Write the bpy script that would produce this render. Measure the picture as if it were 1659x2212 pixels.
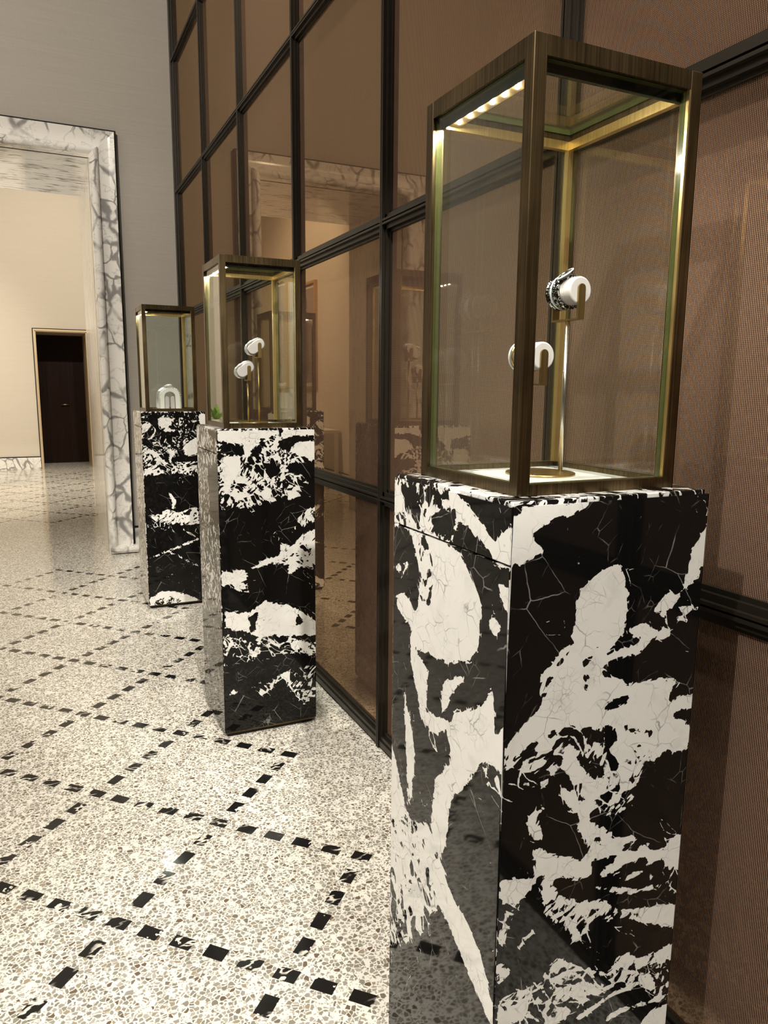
import bpy, bmesh, math, random
import numpy as np
from mathutils import Vector, Matrix
random.seed(7); np.random.seed(7)
S = bpy.context.scene
for o in list(bpy.data.objects): bpy.data.objects.remove(o)
COL = S.collection

# ------------------------------------------------------------------ camera
def add_camera():
    f, yaw, pitch, roll, cz = 1600.5, 0.4379, 0.1670, 0.0090, 1.2494
    F = Vector((math.sin(yaw)*math.cos(pitch), math.cos(yaw)*math.cos(pitch), -math.sin(pitch)))
    R0 = Vector((math.cos(yaw), -math.sin(yaw), 0)); U0 = R0.cross(F)
    R = math.cos(roll)*R0 + math.sin(roll)*U0
    U = -math.sin(roll)*R0 + math.cos(roll)*U0
    cam = bpy.data.cameras.new('camera'); co = bpy.data.objects.new('camera', cam); COL.objects.link(co)
    cam.sensor_fit = 'AUTO'; cam.sensor_width = 36.0
    cam.lens = f/2212*36.0; cam.clip_start = 0.02; cam.clip_end = 60
    m = Matrix((R, U, -F)).transposed().to_4x4(); m.translation = Vector((0, 0, cz))
    co.matrix_world = m
    S.camera = co
add_camera()

# ------------------------------------------------------------------ colour management, world, lights
vs = S.view_settings
S.display_settings.display_device = 'sRGB'
vs.view_transform = 'Standard'; vs.look = 'None'; vs.gamma = 1.0; vs.use_curve_mapping = False
vs.exposure = 0.0
W = bpy.data.worlds.new('world'); S.world = W; W.use_nodes = True
W.node_tree.nodes['Background'].inputs[0].default_value = (1.0, 0.9, 0.78, 1)
W.node_tree.nodes['Background'].inputs[1].default_value = 0.05
cy = S.cycles
cy.max_bounces = 9; cy.diffuse_bounces = 4; cy.glossy_bounces = 5; cy.transmission_bounces = 4
cy.transparent_max_bounces = 28
cy.sample_clamp_indirect = 3.0; cy.caustics_reflective = False; cy.caustics_refractive = False
cy.use_denoising = True
cy.use_adaptive_sampling = True; cy.adaptive_threshold = 0.015

def spot(name, loc, energy, color, size=78, blend=0.55, radius=0.035, target=None):
    l = bpy.data.lights.new(name, 'SPOT'); l.energy = energy; l.color = color
    l.spot_size = math.radians(size); l.spot_blend = blend; l.shadow_soft_size = radius
    o = bpy.data.objects.new(name, l); COL.objects.link(o); o.location = loc
    if target is not None:
        o.rotation_euler = (Vector(target)-Vector(loc)).to_track_quat('-Z', 'Y').to_euler()
    return o
def area(name, loc, sx, sy, energy, color, rot=(0, 0, 0)):
    l = bpy.data.lights.new(name, 'AREA'); l.shape = 'RECTANGLE'; l.size = sx; l.size_y = sy
    l.energy = energy; l.color = color
    o = bpy.data.objects.new(name, l); COL.objects.link(o); o.location = loc; o.rotation_euler = rot
    return o
WARM = (1.0, 0.915, 0.80)
NEUT = (1.0, 0.95, 0.87)
COOL = (1.0, 0.975, 0.94)
for y, e in ((-0.05, 125), (1.72, 132), (3.42, 128), (4.9, 28)):
    spot('downlight', (0.66, y, 4.35), e, NEUT, size=74)
for y, e in ((0.2, 82), (2.0, 86), (3.7, 48)):
    spot('downlight', (-1.15, y, 4.35), e, COOL, size=80)
# added fill spots that brighten the pedestal faces and the portal wall
spot('pedestal_fill_spot', (-0.1, -2.6, 4.3), 1250, NEUT, size=19, target=(0.74, 2.5, 0.72))
spot('pedestal_fill_spot', (-0.6, -0.6, 4.3), 520, NEUT, size=19, target=(0.69, 4.2, 0.70))
spot('pedestal_fill_spot', (0.3, -2.6, 4.3), 380, NEUT, size=24, target=(0.74, 0.8, 0.7))
spot('pedestal_fill_spot', (-2.3, -0.3, 4.2), 480, COOL, size=30, target=(0.52, 0.95, 0.65))
spot('portal_wall_fill', (-0.9, 1.6, 4.4), 430, NEUT, size=95, target=(0.2, 5.8, 3.2))  # added fill to lift the upper portal wall
area('ceiling_fill', (-2.6, 1.2, 4.55), 2.0, 6.0, 150, WARM)  # general fill added under the ceiling to even out the walls
for x in (-0.6, 0.5, 1.6):
    spot('far_wall_spot', (x, 7.6, 4.15), 245, WARM, size=88, blend=0.7, radius=0.05, target=(x, 12.1, 1.8))
    spot('far_downlight', (x, 9.0, 4.15), 120, WARM, size=46, blend=0.6, radius=0.05)
spot('far_wall_spot', (1.0, 9.0, 4.1), 540, WARM, size=95, blend=0.7, radius=0.05, target=(-1.35, 9.9, 1.6))  # added to brighten the left wall mirrored in the case panes
spot('soffit_fill_spot', (-1.15, 7.5, 0.12), 250, WARM, size=70, blend=0.8, radius=0.05, target=(0.0, 6.4, 2.8))  # added unseen source that brightens the passage soffit and jamb

# ------------------------------------------------------------------ node helper
class NT:
    def __init__(s, name):
        s.m = bpy.data.materials.new(name); s.m.use_nodes = True
        s.t = s.m.node_tree; s.t.nodes.clear()
        s.out = s.t.nodes.new('ShaderNodeOutputMaterial')
    def n(s, typ, **kw):
        nd = s.t.nodes.new('ShaderNode'+typ)
        for k, v in kw.items():
            if k.startswith('i_') or k[0] == '_':
                continue
            setattr(nd, k, v)
        return nd
    def put(s, sock, v):
        if isinstance(v, bpy.types.NodeSocket): s.t.links.new(v, sock)
        elif isinstance(v, (tuple, list)) and len(v) == 3 and sock.type == 'RGBA': sock.default_value = (*v, 1)
        else: sock.default_value = v
    def math(s, op, a, b=None, c=None, clamp=False):
        nd = s.t.nodes.new('ShaderNodeMath'); nd.operation = op; nd.use_clamp = clamp
        s.put(nd.inputs[0], a)
        if b is not None: s.put(nd.inputs[1], b)
        if c is not None: s.put(nd.inputs[2], c)
        return nd.outputs[0]
    def sm(s, x, lo, hi):
        nd = s.t.nodes.new('ShaderNodeMapRange'); nd.interpolation_type = 'SMOOTHSTEP'
        s.put(nd.inputs[0], x); nd.inputs[1].default_value = lo; nd.inputs[2].default_value = hi
        nd.inputs[3].default_value = 0.0; nd.inputs[4].default_value = 1.0
        return nd.outputs[0]
    def mix(s, f, a, b, blend='MIX'):
        nd = s.t.nodes.new('ShaderNodeMix'); nd.data_type = 'RGBA'; nd.blend_type = blend
        s.put(nd.inputs[0], f); s.put(nd.inputs[6], a); s.put(nd.inputs[7], b)
        return nd.outputs[2]
    def coord(s, scale=(1, 1, 1), rot=(0, 0, 0), loc=(0, 0, 0)):
        tc = s.t.nodes.new('ShaderNodeTexCoord'); mp = s.t.nodes.new('ShaderNodeMapping')
        mp.inputs['Scale'].default_value = scale; mp.inputs['Rotation'].default_value = rot
        mp.inputs['Location'].default_value = loc
        s.t.links.new(tc.outputs['Object'], mp.inputs[0]); return mp.outputs[0]
    def map(s, vec, scale=(1, 1, 1), rot=(0, 0, 0), loc=(0, 0, 0)):
        mp = s.t.nodes.new('ShaderNodeMapping')
        mp.inputs['Scale'].default_value = scale; mp.inputs['Rotation'].default_value = rot
        mp.inputs['Location'].default_value = loc
        s.t.links.new(vec, mp.inputs[0]); return mp.outputs[0]
    def noise(s, vec, scale, detail=3, rough=0.5, dist=0.0, color=False):
        nd = s.t.nodes.new('ShaderNodeTexNoise'); s.put(nd.inputs['Vector'], vec)
        nd.inputs['Scale'].default_value = scale; nd.inputs['Detail'].default_value = detail
        nd.inputs['Roughness'].default_value = rough; nd.inputs['Distortion'].default_value = dist
        return nd.outputs['Color' if color else 'Fac']
    def vor(s, vec, scale, feature='F1', out='Distance', rnd=1.0):
        nd = s.t.nodes.new('ShaderNodeTexVoronoi'); nd.feature = feature
        s.put(nd.inputs['Vector'], vec); nd.inputs['Scale'].default_value = scale
        nd.inputs['Randomness'].default_value = rnd
        return nd.outputs[out]
    def warp(s, vec, scale, amt, detail=2):
        c = s.noise(vec, scale, detail, color=True)
        a = s.t.nodes.new('ShaderNodeVectorMath'); a.operation = 'SUBTRACT'
        s.t.links.new(c, a.inputs[0]); a.inputs[1].default_value = (.5, .5, .5)
        b = s.t.nodes.new('ShaderNodeVectorMath'); b.operation = 'MULTIPLY_ADD'
        s.t.links.new(a.outputs[0], b.inputs[0]); b.inputs[1].default_value = (amt, amt, amt)
        s.t.links.new(vec, b.inputs[2]); return b.outputs[0]
    def sep(s, vec):
        nd = s.t.nodes.new('ShaderNodeSeparateXYZ'); s.t.links.new(vec, nd.inputs[0]); return nd.outputs
    def attr(s, name):
        nd = s.t.nodes.new('ShaderNodeAttribute'); nd.attribute_name = name; return nd.outputs['Fac']
    def bump(s, h, strength=0.2, dist=0.002):
        nd = s.t.nodes.new('ShaderNodeBump'); s.put(nd.inputs['Height'], h)
        nd.inputs['Strength'].default_value = strength; nd.inputs['Distance'].default_value = dist
        return nd.outputs[0]
    def bsdf(s, color, rough=0.5, metal=0.0, spec=0.5, normal=None, coat=0.0, **kw):
        nd = s.t.nodes.new('ShaderNodeBsdfPrincipled')
        s.put(nd.inputs['Base Color'], color); s.put(nd.inputs['Roughness'], rough)
        s.put(nd.inputs['Metallic'], metal); s.put(nd.inputs['Specular IOR Level'], spec)
        nd.inputs['Coat Weight'].default_value = coat
        if normal is not None: s.put(nd.inputs['Normal'], normal)
        for k, v in kw.items(): s.put(nd.inputs[k.replace('_', ' ')], v)
        return nd.outputs[0]
    def done(s, sh):
        s.t.links.new(sh, s.out.inputs[0]); return s.m

def simple(name, color, rough=0.5, metal=0.0, spec=0.5, var=0.0, vscale=30):
    t = NT(name); v = t.coord()
    c = color
    if var:
        f = t.noise(v, vscale, 3)
        c = t.mix(f, tuple(x*(1-var) for x in color), tuple(min(1, x*(1+var)) for x in color))
    return t.done(t.bsdf(c, rough, metal, spec))

def mat_terrazzo():
    t = NT('terrazzo'); v = t.coord()
    w = t.warp(v, 60, 0.008)
    d = t.vor(w, 92, 'DISTANCE_TO_EDGE'); cc = t.vor(w, 92, 'F1', 'Color')
    sx = t.sep(cc)
    d2 = t.vor(w, 210, 'DISTANCE_TO_EDGE'); c2 = t.sep(t.vor(w, 210, 'F1', 'Color'))
    thr = t.math('MULTIPLY_ADD', sx[1], 0.13, 0.05)
    chip = t.math('GREATER_THAN', d, thr)
    chip = t.math('MULTIPLY', chip, t.math('LESS_THAN', sx[0], 0.86))
    chip2 = t.math('MULTIPLY', t.math('GREATER_THAN', d2, 0.12), t.math('LESS_THAN', c2[0], 0.34))
    r = t.t.nodes.new('ShaderNodeValToRGB'); e = r.color_ramp; e.interpolation = 'CONSTANT'
    cols = [(0, (.245, .225, .180)), (.16, (.30, .28, .235)), (.34, (.205, .188, .150)), (.46, (.36, .33, .28)), (.62, (.25, .236, .185)),
            (.74, (.165, .143, .110)), (.82, (.31, .26, .175)), (.90, (.41, .38, .33)), (.955, (.13, .085, .055))]
    e.elements[0].position = 0; e.elements[0].color = (*cols[0][1], 1)
    e.elements[1].position = cols[1][0]; e.elements[1].color = (*cols[1][1], 1)
    for p, c in cols[2:]:
        q = e.elements.new(p); q.color = (*c, 1)
    t.t.links.new(sx[2], r.inputs[0])
    cream = (.82, .785, .69)
    c = t.mix(t.math('MULTIPLY', chip2, 0.85), cream, (.36, .32, .255))
    c = t.mix(chip, c, r.outputs[0])
    big = t.noise(v, 1.5, 2)
    c = t.mix(t.math('MULTIPLY', big, 0.12), c, (.55, .48, .38))
    return t.done(t.bsdf(c, 0.11, 0, 0.5))

def mat_stone(name='grand_antique_marble', rough=0.045, base=None):
    # black breccia: broad white fields with angular black shards, thin veins
    t = NT(name); v = t.coord()
    A = t.attr('stone') if base is None else t.math('ADD', t.math('MULTIPLY', t.noise(v, 7, 2), 1.6), base-0.8)
    w0 = t.warp(v, 6, 0.10, 1)
    w = t.warp(w0, 45, 0.012, 3)
    q1 = t.map(t.map(w, (1, 1, 1), (0.6, 0.75, 0.3)), (52, 52, 17))
    r1 = t.sep(t.vor(q1, 1.0, 'F1', 'Color')); d1 = t.vor(q1, 1.0, 'DISTANCE_TO_EDGE')
    q2 = t.map(t.map(w, (1, 1, 1), (-0.7, -0.6, 0.2)), (120, 120, 42))
    r2 = t.sep(t.vor(q2, 1.0, 'F1', 'Color'))
    big = t.noise(v, 11, 2)
    fine = t.math('MULTIPLY_ADD', t.sm(big, 0.44, 0.56), 0.62, 0.15)
    e1 = t.math('ADD', t.math('MULTIPLY', t.sm(d1, 0.10, 0.02), 0.34), t.math('MULTIPLY', r1[0], 0.86))
    nz = t.math('ADD', t.math('MULTIPLY', e1, t.math('SUBTRACT', 1.0, fine)), t.math('MULTIPLY', r2[0], fine))
    ed = t.noise(w, 70, 4, 0.65)
    nn = t.math('ADD', t.math('MULTIPLY', nz, 0.82), t.math('MULTIPLY', ed, 0.30), )
    nn = t.math('SUBTRACT', nn, 0.05)
    val = t.math('ADD', A, t.math('MULTIPLY', t.math('SUBTRACT', nn, 0.50), 0.98))
    mask = t.sm(val, 0.485, 0.515)
    # grey veins in the white
    vw = t.warp(v, 14, 0.05, 3)
    g = t.sm(t.vor(vw, 30, 'DISTANCE_TO_EDGE'), 0.030, 0.0)
    g = t.math('MULTIPLY', g, t.sm(t.noise(v, 20, 2), 0.42, 0.66))
    g2 = t.sm(t.vor(t.warp(v, 30, 0.03, 3), 62, 'DISTANCE_TO_EDGE'), 0.035, 0.0)
    g = t.math('MAXIMUM', g, t.math('MULTIPLY', g2, t.math('MULTIPLY', t.sm(t.noise(v, 15, 2), 0.50, 0.68), 0.7)))
    cloud = t.sm(t.noise(vw, 26, 5, 0.6), 0.5, 0.72)
    white = t.mix(t.math('MULTIPLY', g, 0.72), (.76, .745, .70), (.15, .145, .14))
    white = t.mix(t.math('MULTIPLY', cloud, 0.22), white, (.40, .385, .355))
    # hairline white veins in the black
    def hair(rot, sc, th, mlo, mhi, ms):
        q = t.map(t.map(t.warp(t.warp(v, 5, 0.03, 1), 60, 0.004, 2), (1, 1, 1), rot), sc)
        return t.math('MULTIPLY', t.sm(t.vor(q, 1.0, 'DISTANCE_TO_EDGE'), th, th*.25), t.sm(t.noise(v, ms, 3, .6), mlo, mhi))
    h = hair((0.6, 0.75, 0.3), (17, 17, 5), 0.011, 0.50, 0.62, 9)
    h2 = hair((-0.5, -0.6, 0.2), (42, 42, 10), 0.022, 0.55, 0.68, 11)
    hv = t.math('MULTIPLY', t.math('MAXIMUM', h, t.math('MULTIPLY', h2, .7)), 0.42)
    black = t.mix(t.math('MULTIPLY', hv, 0.8), (.0052, .0048, .0045), (.62, .60, .55))
    c = t.mix(mask, black, white)
    return t.done(t.bsdf(c, rough, 0, 0.30))

def mat_calacatta(name, mode):
    t = NT(name); v = t.coord()
    if mode == 'cells':
        w = t.warp(t.warp(v, 3.5, 0.16, 2), 22, 0.022, 3)
        d = t.vor(t.map(w, (1, 1, .75), (0.3, 0.5, 0)), 7.4, 'DISTANCE_TO_EDGE')
        width = t.noise(v, 7, 2)
        veins = t.sm(t.math('DIVIDE', d, t.math('MULTIPLY_ADD', t.sm(width, .35, .75), .16, .03)), 1.0, 0.2)
        veins = t.math('MULTIPLY', veins, t.sm(t.noise(v, 4.0, 3), 0.35, 0.52))
        patch = t.math('MULTIPLY', t.sm(t.noise(t.warp(v, 12, 0.06, 3), 6, 6, 0.7), 0.60, 0.70), 0.8)
        thin = t.sm(t.math('ABSOLUTE', t.math('SUBTRACT', t.noise(t.map(w, (6, 6, 9)), 1.0, 4, .6), .5)), .022, .004)
        veins = t.math('MAXIMUM', t.math('MAXIMUM', veins, patch), t.math('MULTIPLY', thin, .32))
        c = t.mix(t.math('MULTIPLY', veins, 0.82), (.80, .77, .71), (.16, .155, .15))
    else:
        sc = (1.2, 9, 9) if mode == 'horizontal' else (14, 14, 0.7)
        q = t.map(t.warp(v, 5, 0.05, 2), sc)
        a = t.math('ABSOLUTE', t.math('SUBTRACT', t.noise(q, 1.6, 4, 0.6), 0.5))
        veins = t.sm(a, 0.045, 0.004)
        veins = t.math('MULTIPLY', veins, t.sm(t.noise(v, 5, 2), 0.36, 0.56))
        k = 0.95 if mode == 'horizontal' else 0.62
        c = t.mix(t.math('MULTIPLY', veins, k), (.72, .70, .65), (.19, .18, .165))
    return t.done(t.bsdf(c, 0.09, 0, 0.5))

def mat_fabric(name, c, var=0.10):
    t = NT(name); v = t.coord()
    a = t.noise(t.map(v, (3, 3, 420)), 1.0, 2)
    b = t.noise(t.map(v, (90, 90, 60)), 1.0, 2)
    f = t.math('ADD', t.math('MULTIPLY', a, 0.7), t.math('MULTIPLY', b, 0.3))
    col = t.mix(t.sm(f, 0.3, 0.7), tuple(x*(1-var) for x in c), tuple(x*(1+var) for x in c))
    return t.done(t.bsdf(col, 0.85, 0, 0.2))

def mat_mesh_glass():
    # bronze glass laminated over a woven copper mesh
    t = NT('bronze_mesh_glass'); v = t.coord(); x, y, z = t.sep(v)
    P = 2*math.pi/0.0033; Q = 2*math.pi/0.0030
    rib = t.math('SINE', t.math('MULTIPLY', y, P))
    rib = t.sm(rib, -0.35, 0.65)
    row = t.math('SINE', t.math('MULTIPLY', z, Q))
    row = t.math('MULTIPLY_ADD', t.sm(row, -0.7, 0.3), 0.55, 0.45)
    m = t.math('MULTIPLY', rib, row)
    soft = t.noise(t.map(v, (1, 16, .4)), 1.0, 2)
    base = t.mix(m, (.022, .009, .005), (.52, .335, .235))
    base = t.mix(t.math('MULTIPLY', soft, 0.18), base, (.10, .055, .035))
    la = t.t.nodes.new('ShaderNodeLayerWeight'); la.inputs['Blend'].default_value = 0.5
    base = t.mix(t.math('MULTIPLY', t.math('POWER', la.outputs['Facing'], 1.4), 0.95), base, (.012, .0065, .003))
    dif = t.bsdf(base, 0.6, 0.0, 0.0)
    gl = t.t.nodes.new('ShaderNodeBsdfGlossy'); gl.inputs['Color'].default_value = (1.0, .73, .46, 1)
    gl.inputs['Roughness'].default_value = 0.012
    lw = t.t.nodes.new('ShaderNodeLayerWeight'); lw.inputs['Blend'].default_value = 0.5
    fac = t.math('MULTIPLY_ADD', t.math('POWER', lw.outputs['Facing'], 2.0), 0.47, 0.045)
    mx = t.t.nodes.new('ShaderNodeMixShader'); t.put(mx.inputs[0], fac)
    t.t.links.new(dif, mx.inputs[1]); t.t.links.new(gl.outputs[0], mx.inputs[2])
    return t.done(mx.outputs[0])

def mat_brass(name='antique_brass', lo=(.050, .036, .018), hi=(.205, .148, .074), rough=0.34):
    t = NT(name); v = t.coord()
    a = t.noise(t.map(v, (330, 330, 6)), 1.0, 3, 0.6)
    b = t.noise(v, 9, 3)
    f = t.math('ADD', t.math('MULTIPLY', a, 0.55), t.math('MULTIPLY', b, 0.45))
    c = t.mix(t.sm(f, 0.28, 0.72), lo, hi)
    return t.done(t.bsdf(c, rough, 1.0, 0.5))

def mat_bronze():
    t = NT('dark_bronze'); v = t.coord()
    c = t.mix(t.noise(v, 40, 3), (.026, .021, .0145), (.036, .029, .020))
    return t.done(t.bsdf(c, 0.36, 0.55, 0.5))

def mat_glass():
    t = NT('clear_glass')
    tr = t.t.nodes.new('ShaderNodeBsdfTransparent'); tr.inputs[0].default_value = (.965, .985, .97, 1)
    gl = t.t.nodes.new('ShaderNodeBsdfGlossy'); gl.inputs['Roughness'].default_value = 0.0
    gl.inputs['Color'].default_value = (1, 1, 1, 1)
    lw = t.t.nodes.new('ShaderNodeFresnel'); lw.inputs['IOR'].default_value = 1.47
    geo = t.t.nodes.new('ShaderNodeNewGeometry')
    # same reflectance from either side of the sheet
    lf = t.t.nodes.new('ShaderNodeLayerWeight'); lf.inputs['Blend'].default_value = 0.5
    f = t.math('MULTIPLY_ADD', t.math('POWER', lf.outputs['Facing'], 4.3), 0.93, 0.036)
    mx = t.t.nodes.new('ShaderNodeMixShader'); t.put(mx.inputs[0], f)
    t.t.links.new(tr.outputs[0], mx.inputs[1]); t.t.links.new(gl.outputs[0], mx.inputs[2])
    t.t.nodes.remove(lw); t.t.nodes.remove(geo)
    return t.done(mx.outputs[0])

def mat_emit(name, c, s):
    t = NT(name); e = t.t.nodes.new('ShaderNodeEmission'); e.inputs[0].default_value = (*c, 1); e.inputs[1].default_value = s
    return t.done(e.outputs[0])

def mat_snake():
    t = NT('scaled_silver'); v = t.coord()
    d = t.vor(v, 560, 'F1', 'Color'); s0 = t.sep(d)
    c = t.mix(t.math('GREATER_THAN', s0[0], 0.66), (.008, .008, .009), (.80, .79, .77))
    return t.done(t.bsdf(c, 0.16, 0.9, 0.5))

def mat_inlay():
    t = NT('inlay_black_marble'); v = t.coord()
    w = t.warp(v, 25, 0.02, 3)
    n1 = t.math('ABSOLUTE', t.math('SUBTRACT', t.noise(t.map(w, (14, 30, 1)), 1.0, 3), 0.5))
    m = t.math('MULTIPLY', t.sm(n1, 0.05, 0.01), t.sm(t.noise(v, 9, 1), 0.47, 0.56))
    p = t.sm(t.noise(w, 26, 3, 0.6), 0.645, 0.66)
    m = t.math('MAXIMUM', m, p)
    c = t.mix(m, (.010, .0095, .009), (.78, .73, .62))
    return t.done(t.bsdf(c, 0.10, 0, 0.5))

def mat_wood():
    t = NT('dark_wood'); v = t.coord()
    a = t.noise(t.map(v, (40, 40, 2.5)), 1.0, 4, 0.6)
    c = t.mix(a, (.009, .004, .003), (.024, .011, .007))
    return t.done(t.bsdf(c, 0.35, 0, 0.10))

def mat_leaf():
    t = NT('leaf_green'); v = t.coord()
    c = t.mix(t.noise(v, 20, 2), (.07, .22, .015), (.22, .45, .05))
    return t.done(t.bsdf(c, 0.4, 0, 0.5))

M = dict(
    terrazzo=mat_terrazzo(), inlay=mat_inlay(), stone=mat_stone(), slab=mat_stone('grand_antique_slab', 0.05, 0.46),
    base_stone=mat_calacatta('white_base_stone', 'cells'),
    cala=mat_calacatta('arabescato_marble', 'cells'), soffit=mat_calacatta('veined_soffit_marble', 'horizontal'),
    reveal=mat_calacatta('veined_reveal_marble', 'vertical'),
    fabric=mat_fabric('wall_linen', (.40, .362, .312), 0.05), warm=mat_fabric('warm_linen', (.57, .515, .425), 0.04),
    ceiling=simple('ceiling_plaster', (.55, .51, .45), 0.9, 0, 0.2, 0.05, 4),
    dark=simple('flat_black', (.006, .0055, .005), 0.6, 0, 0.2, 0.2, 20),  # plain black for trims, grooves, plinths and backing
    meshglass=mat_mesh_glass(), bronze=mat_bronze(), brass=mat_brass(),
    gold=mat_brass('lit_brass_trim', (.55, .38, .13), (.86, .64, .27), 0.32),  # frame brass with the LED light put into a brighter gold
    goldsatin=mat_brass('satin_brass', (.30, .20, .075), (.52, .37, .15), 0.33),
    glass=mat_glass(), edge=simple('green_glass_edge', (.065, .070, .022), 0.16, 0, 0.5, 0.25, 60),
    led=mat_emit('led_light', (1.0, .93, .80), 4200.0),
    frit=simple('green_black_frit', (.013, .0145, .006), 0.25, 0, 0.4, 0.15, 40), teal=simple('teal_glass_band', (.022, .045, .045), 0.2, 0, 0.4, 0.15, 40),
    cushion=simple('pale_suede', (.52, .465, .455), 0.8, 0, 0.2, 0.04, 300),
    steel=simple('brushed_steel', (.62, .60, .56), 0.25, 1.0, 0.5, 0.1, 80),
    snake=mat_snake(), white=simple('white_gold', (.88, .87, .85), 0.16, 0.75, 0.5, 0.1, 400),
    gem=simple('diamond_pave', (.92, .92, .94), 0.10, 0.35, 0.8, 0.35, 900),
    yellow=simple('yellow_gold', (.85, .58, .20), 0.2, 1.0, 0.5, 0.1, 200),
    black=simple('black_onyx', (.01, .01, .011), 0.12, 0, 0.6, 0.2, 60),
    wood=mat_wood(), casing=simple('pale_brass_casing', (.62, .48, .30), 0.4, 0.4, 0.5, 0.06, 8),
    lacquer=simple('white_lacquer', (.78, .75, .70), 0.3, 0, 0.5, 0.03, 10),
    leaf=mat_leaf(), pot=simple('glazed_pot', (.62, .58, .50), 0.35, 0, 0.5, 0.06, 15),
    soil=simple('potting_soil', (.03, .02, .013), 0.95, 0, 0.1, 0.4, 90),
    oak=simple('oak_frame', (.42, .26, .12), 0.45, 0, 0.4, 0.15, 25),
    mat=simple('picture_mount', (.66, .60, .52), 0.8, 0, 0.2, 0.03, 20),
    paper=simple('drawing_ground', (.30, .235, .20), 0.8, 0, 0.2, 0.12, 14),
    dress=simple('drawn_dress', (.15, .105, .085), 0.8, 0, 0.2, 0.25, 22),
    skin=simple('drawn_skin', (.46, .34, .27), 0.8, 0, 0.2, 0.08, 30),
    hair=simple('drawn_hair', (.05, .03, .02), 0.8, 0, 0.2, 0.2, 30),
)

# ------------------------------------------------------------------ geometry helpers
def link(name, me, mat, parent=None, loc=(0, 0, 0)):
    o = bpy.data.objects.new(name, me); COL.objects.link(o)
    if mat is not None:
        for q in (mat if isinstance(mat, (list, tuple)) else [mat]): me.materials.append(q)
    o.location = loc
    if parent is not None: o.parent = parent
    return o
def tag(o, label=None, cat=None, group=None, kind=None):
    if label: o['label'] = label
    if cat: o['category'] = cat
    if group: o['group'] = group
    if kind: o['kind'] = kind
    return o
def empty(name, loc, rz=0.0):
    o = bpy.data.objects.new(name, None); COL.objects.link(o); o.location = loc; o.rotation_euler = (0, 0, rz)
    o.empty_display_size = 0.05
    return o
class B:
    """collects solids into one mesh"""
    def __init__(s): s.bm = bmesh.new()
    def box(s, x0, x1, y0, y1, z0, z1, mi=0):
        vs = [s.bm.verts.new(p) for p in ((x0, y0, z0), (x1, y0, z0), (x1, y1, z0), (x0, y1, z0),
                                          (x0, y0, z1), (x1, y0, z1), (x1, y1, z1), (x0, y1, z1))]
        for f in ((0, 3, 2, 1), (4, 5, 6, 7), (0, 1, 5, 4), (1, 2, 6, 5), (2, 3, 7, 6), (3, 0, 4, 7)):
            fc = s.bm.faces.new([vs[i] for i in f]); fc.material_index = mi
        return s
    def lathe(s, prof, c=(0, 0, 0), axis='Z', seg=32, cap=True):
        rings = []
        for r, h in prof:
            ring = []
            for k in range(seg):
                a = 2*math.pi*k/seg; u, w = r*math.cos(a), r*math.sin(a)
                p = {'Z': (u, w, h), 'Y': (u, h, -w), 'X': (h, u, w)}[axis]
                ring.append(s.bm.verts.new((c[0]+p[0], c[1]+p[1], c[2]+p[2])))
            rings.append(ring)
        for a, b in zip(rings, rings[1:]):
            for k in range(seg):
                f = s.bm.faces.new((a[k], a[(k+1) % seg], b[(k+1) % seg], b[k])); f.smooth = True
        if cap:
            s.bm.faces.new(rings[0][::-1]); s.bm.faces.new(rings[-1])
        return s
    def tube(s, pts, r, seg=10, closed=False):
        n = len(pts); rings = []; up = Vector((0.3, 0.2, 1)).normalized()
        for i, p in enumerate(pts):
            p = Vector(p)
            a = Vector(pts[(i-1) % n if closed else max(i-1, 0)]); b = Vector(pts[(i+1) % n if closed else min(i+1, n-1)])
            t = (b-a).normalized(); x = t.cross(up)
            if x.length < 1e-4: x = t.cross(Vector((1, 0, 0)))
            x.normalize(); y = t.cross(x)
            rr = r[i] if isinstance(r, (list, tuple)) else r
            rings.append([s.bm.verts.new(p + rr*(math.cos(2*math.pi*k/seg)*x + math.sin(2*math.pi*k/seg)*y)) for k in range(seg)])
        m = n if closed else n-1
        for i in range(m):
            a, b = rings[i], rings[(i+1) % n]
            for k in range(seg):
                f = s.bm.faces.new((a[k], a[(k+1) % seg], b[(k+1) % seg], b[k])); f.smooth = True
        if not closed:
            s.bm.faces.new(rings[0][::-1]); s.bm.faces.new(rings[-1])
        return s
    def prism(s, poly, d0, d1, plane='XZ', mi=0):
        """extrude a 2-D outline between d0 and d1 along the third axis"""
        def P(u, w, d): return {'XZ': (u, d, w), 'YZ': (d, u, w), 'XY': (u, w, d)}[plane]
        a = [s.bm.verts.new(P(u, w, d0)) for u, w in poly]; b = [s.bm.verts.new(P(u, w, d1)) for u, w in poly]
        n = len(poly)
        for k in range(n):
            f = s.bm.faces.new((a[k], a[(k+1) % n], b[(k+1) % n], b[k])); f.material_index = mi
        f = s.bm.faces.new(a[::-1]); f.material_index = mi
        f = s.bm.faces.new(b); f.material_index = mi
        return s
    def ball(s, c, r, sx=1, sy=1, sz=1, u=12, v=8):
        m = Matrix.Translation(c) @ Matrix.Diagonal((sx, sy, sz, 1))
        g = bmesh.ops.create_uvsphere(s.bm, u_segments=u, v_segments=v, radius=r, matrix=m)
        for vv in g['verts']:
            for f in vv.link_faces: f.smooth = True
        return s
    def build(s, name, mat, parent=None, loc=(0, 0, 0), bevel=0.0, seg=2):
        bmesh.ops.recalc_face_normals(s.bm, faces=s.bm.faces[:])
        me = bpy.data.meshes.new(name); s.bm.to_mesh(me); s.bm.free()
        o = link(name, me, mat, parent, loc)
        if bevel:
            b = o.modifiers.new('bevel', 'BEVEL'); b.width = bevel; b.segments = seg; b.limit_method = 'ANGLE'; b.angle_limit = math.radians(40)
            b.harden_normals = False
        return o

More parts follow.
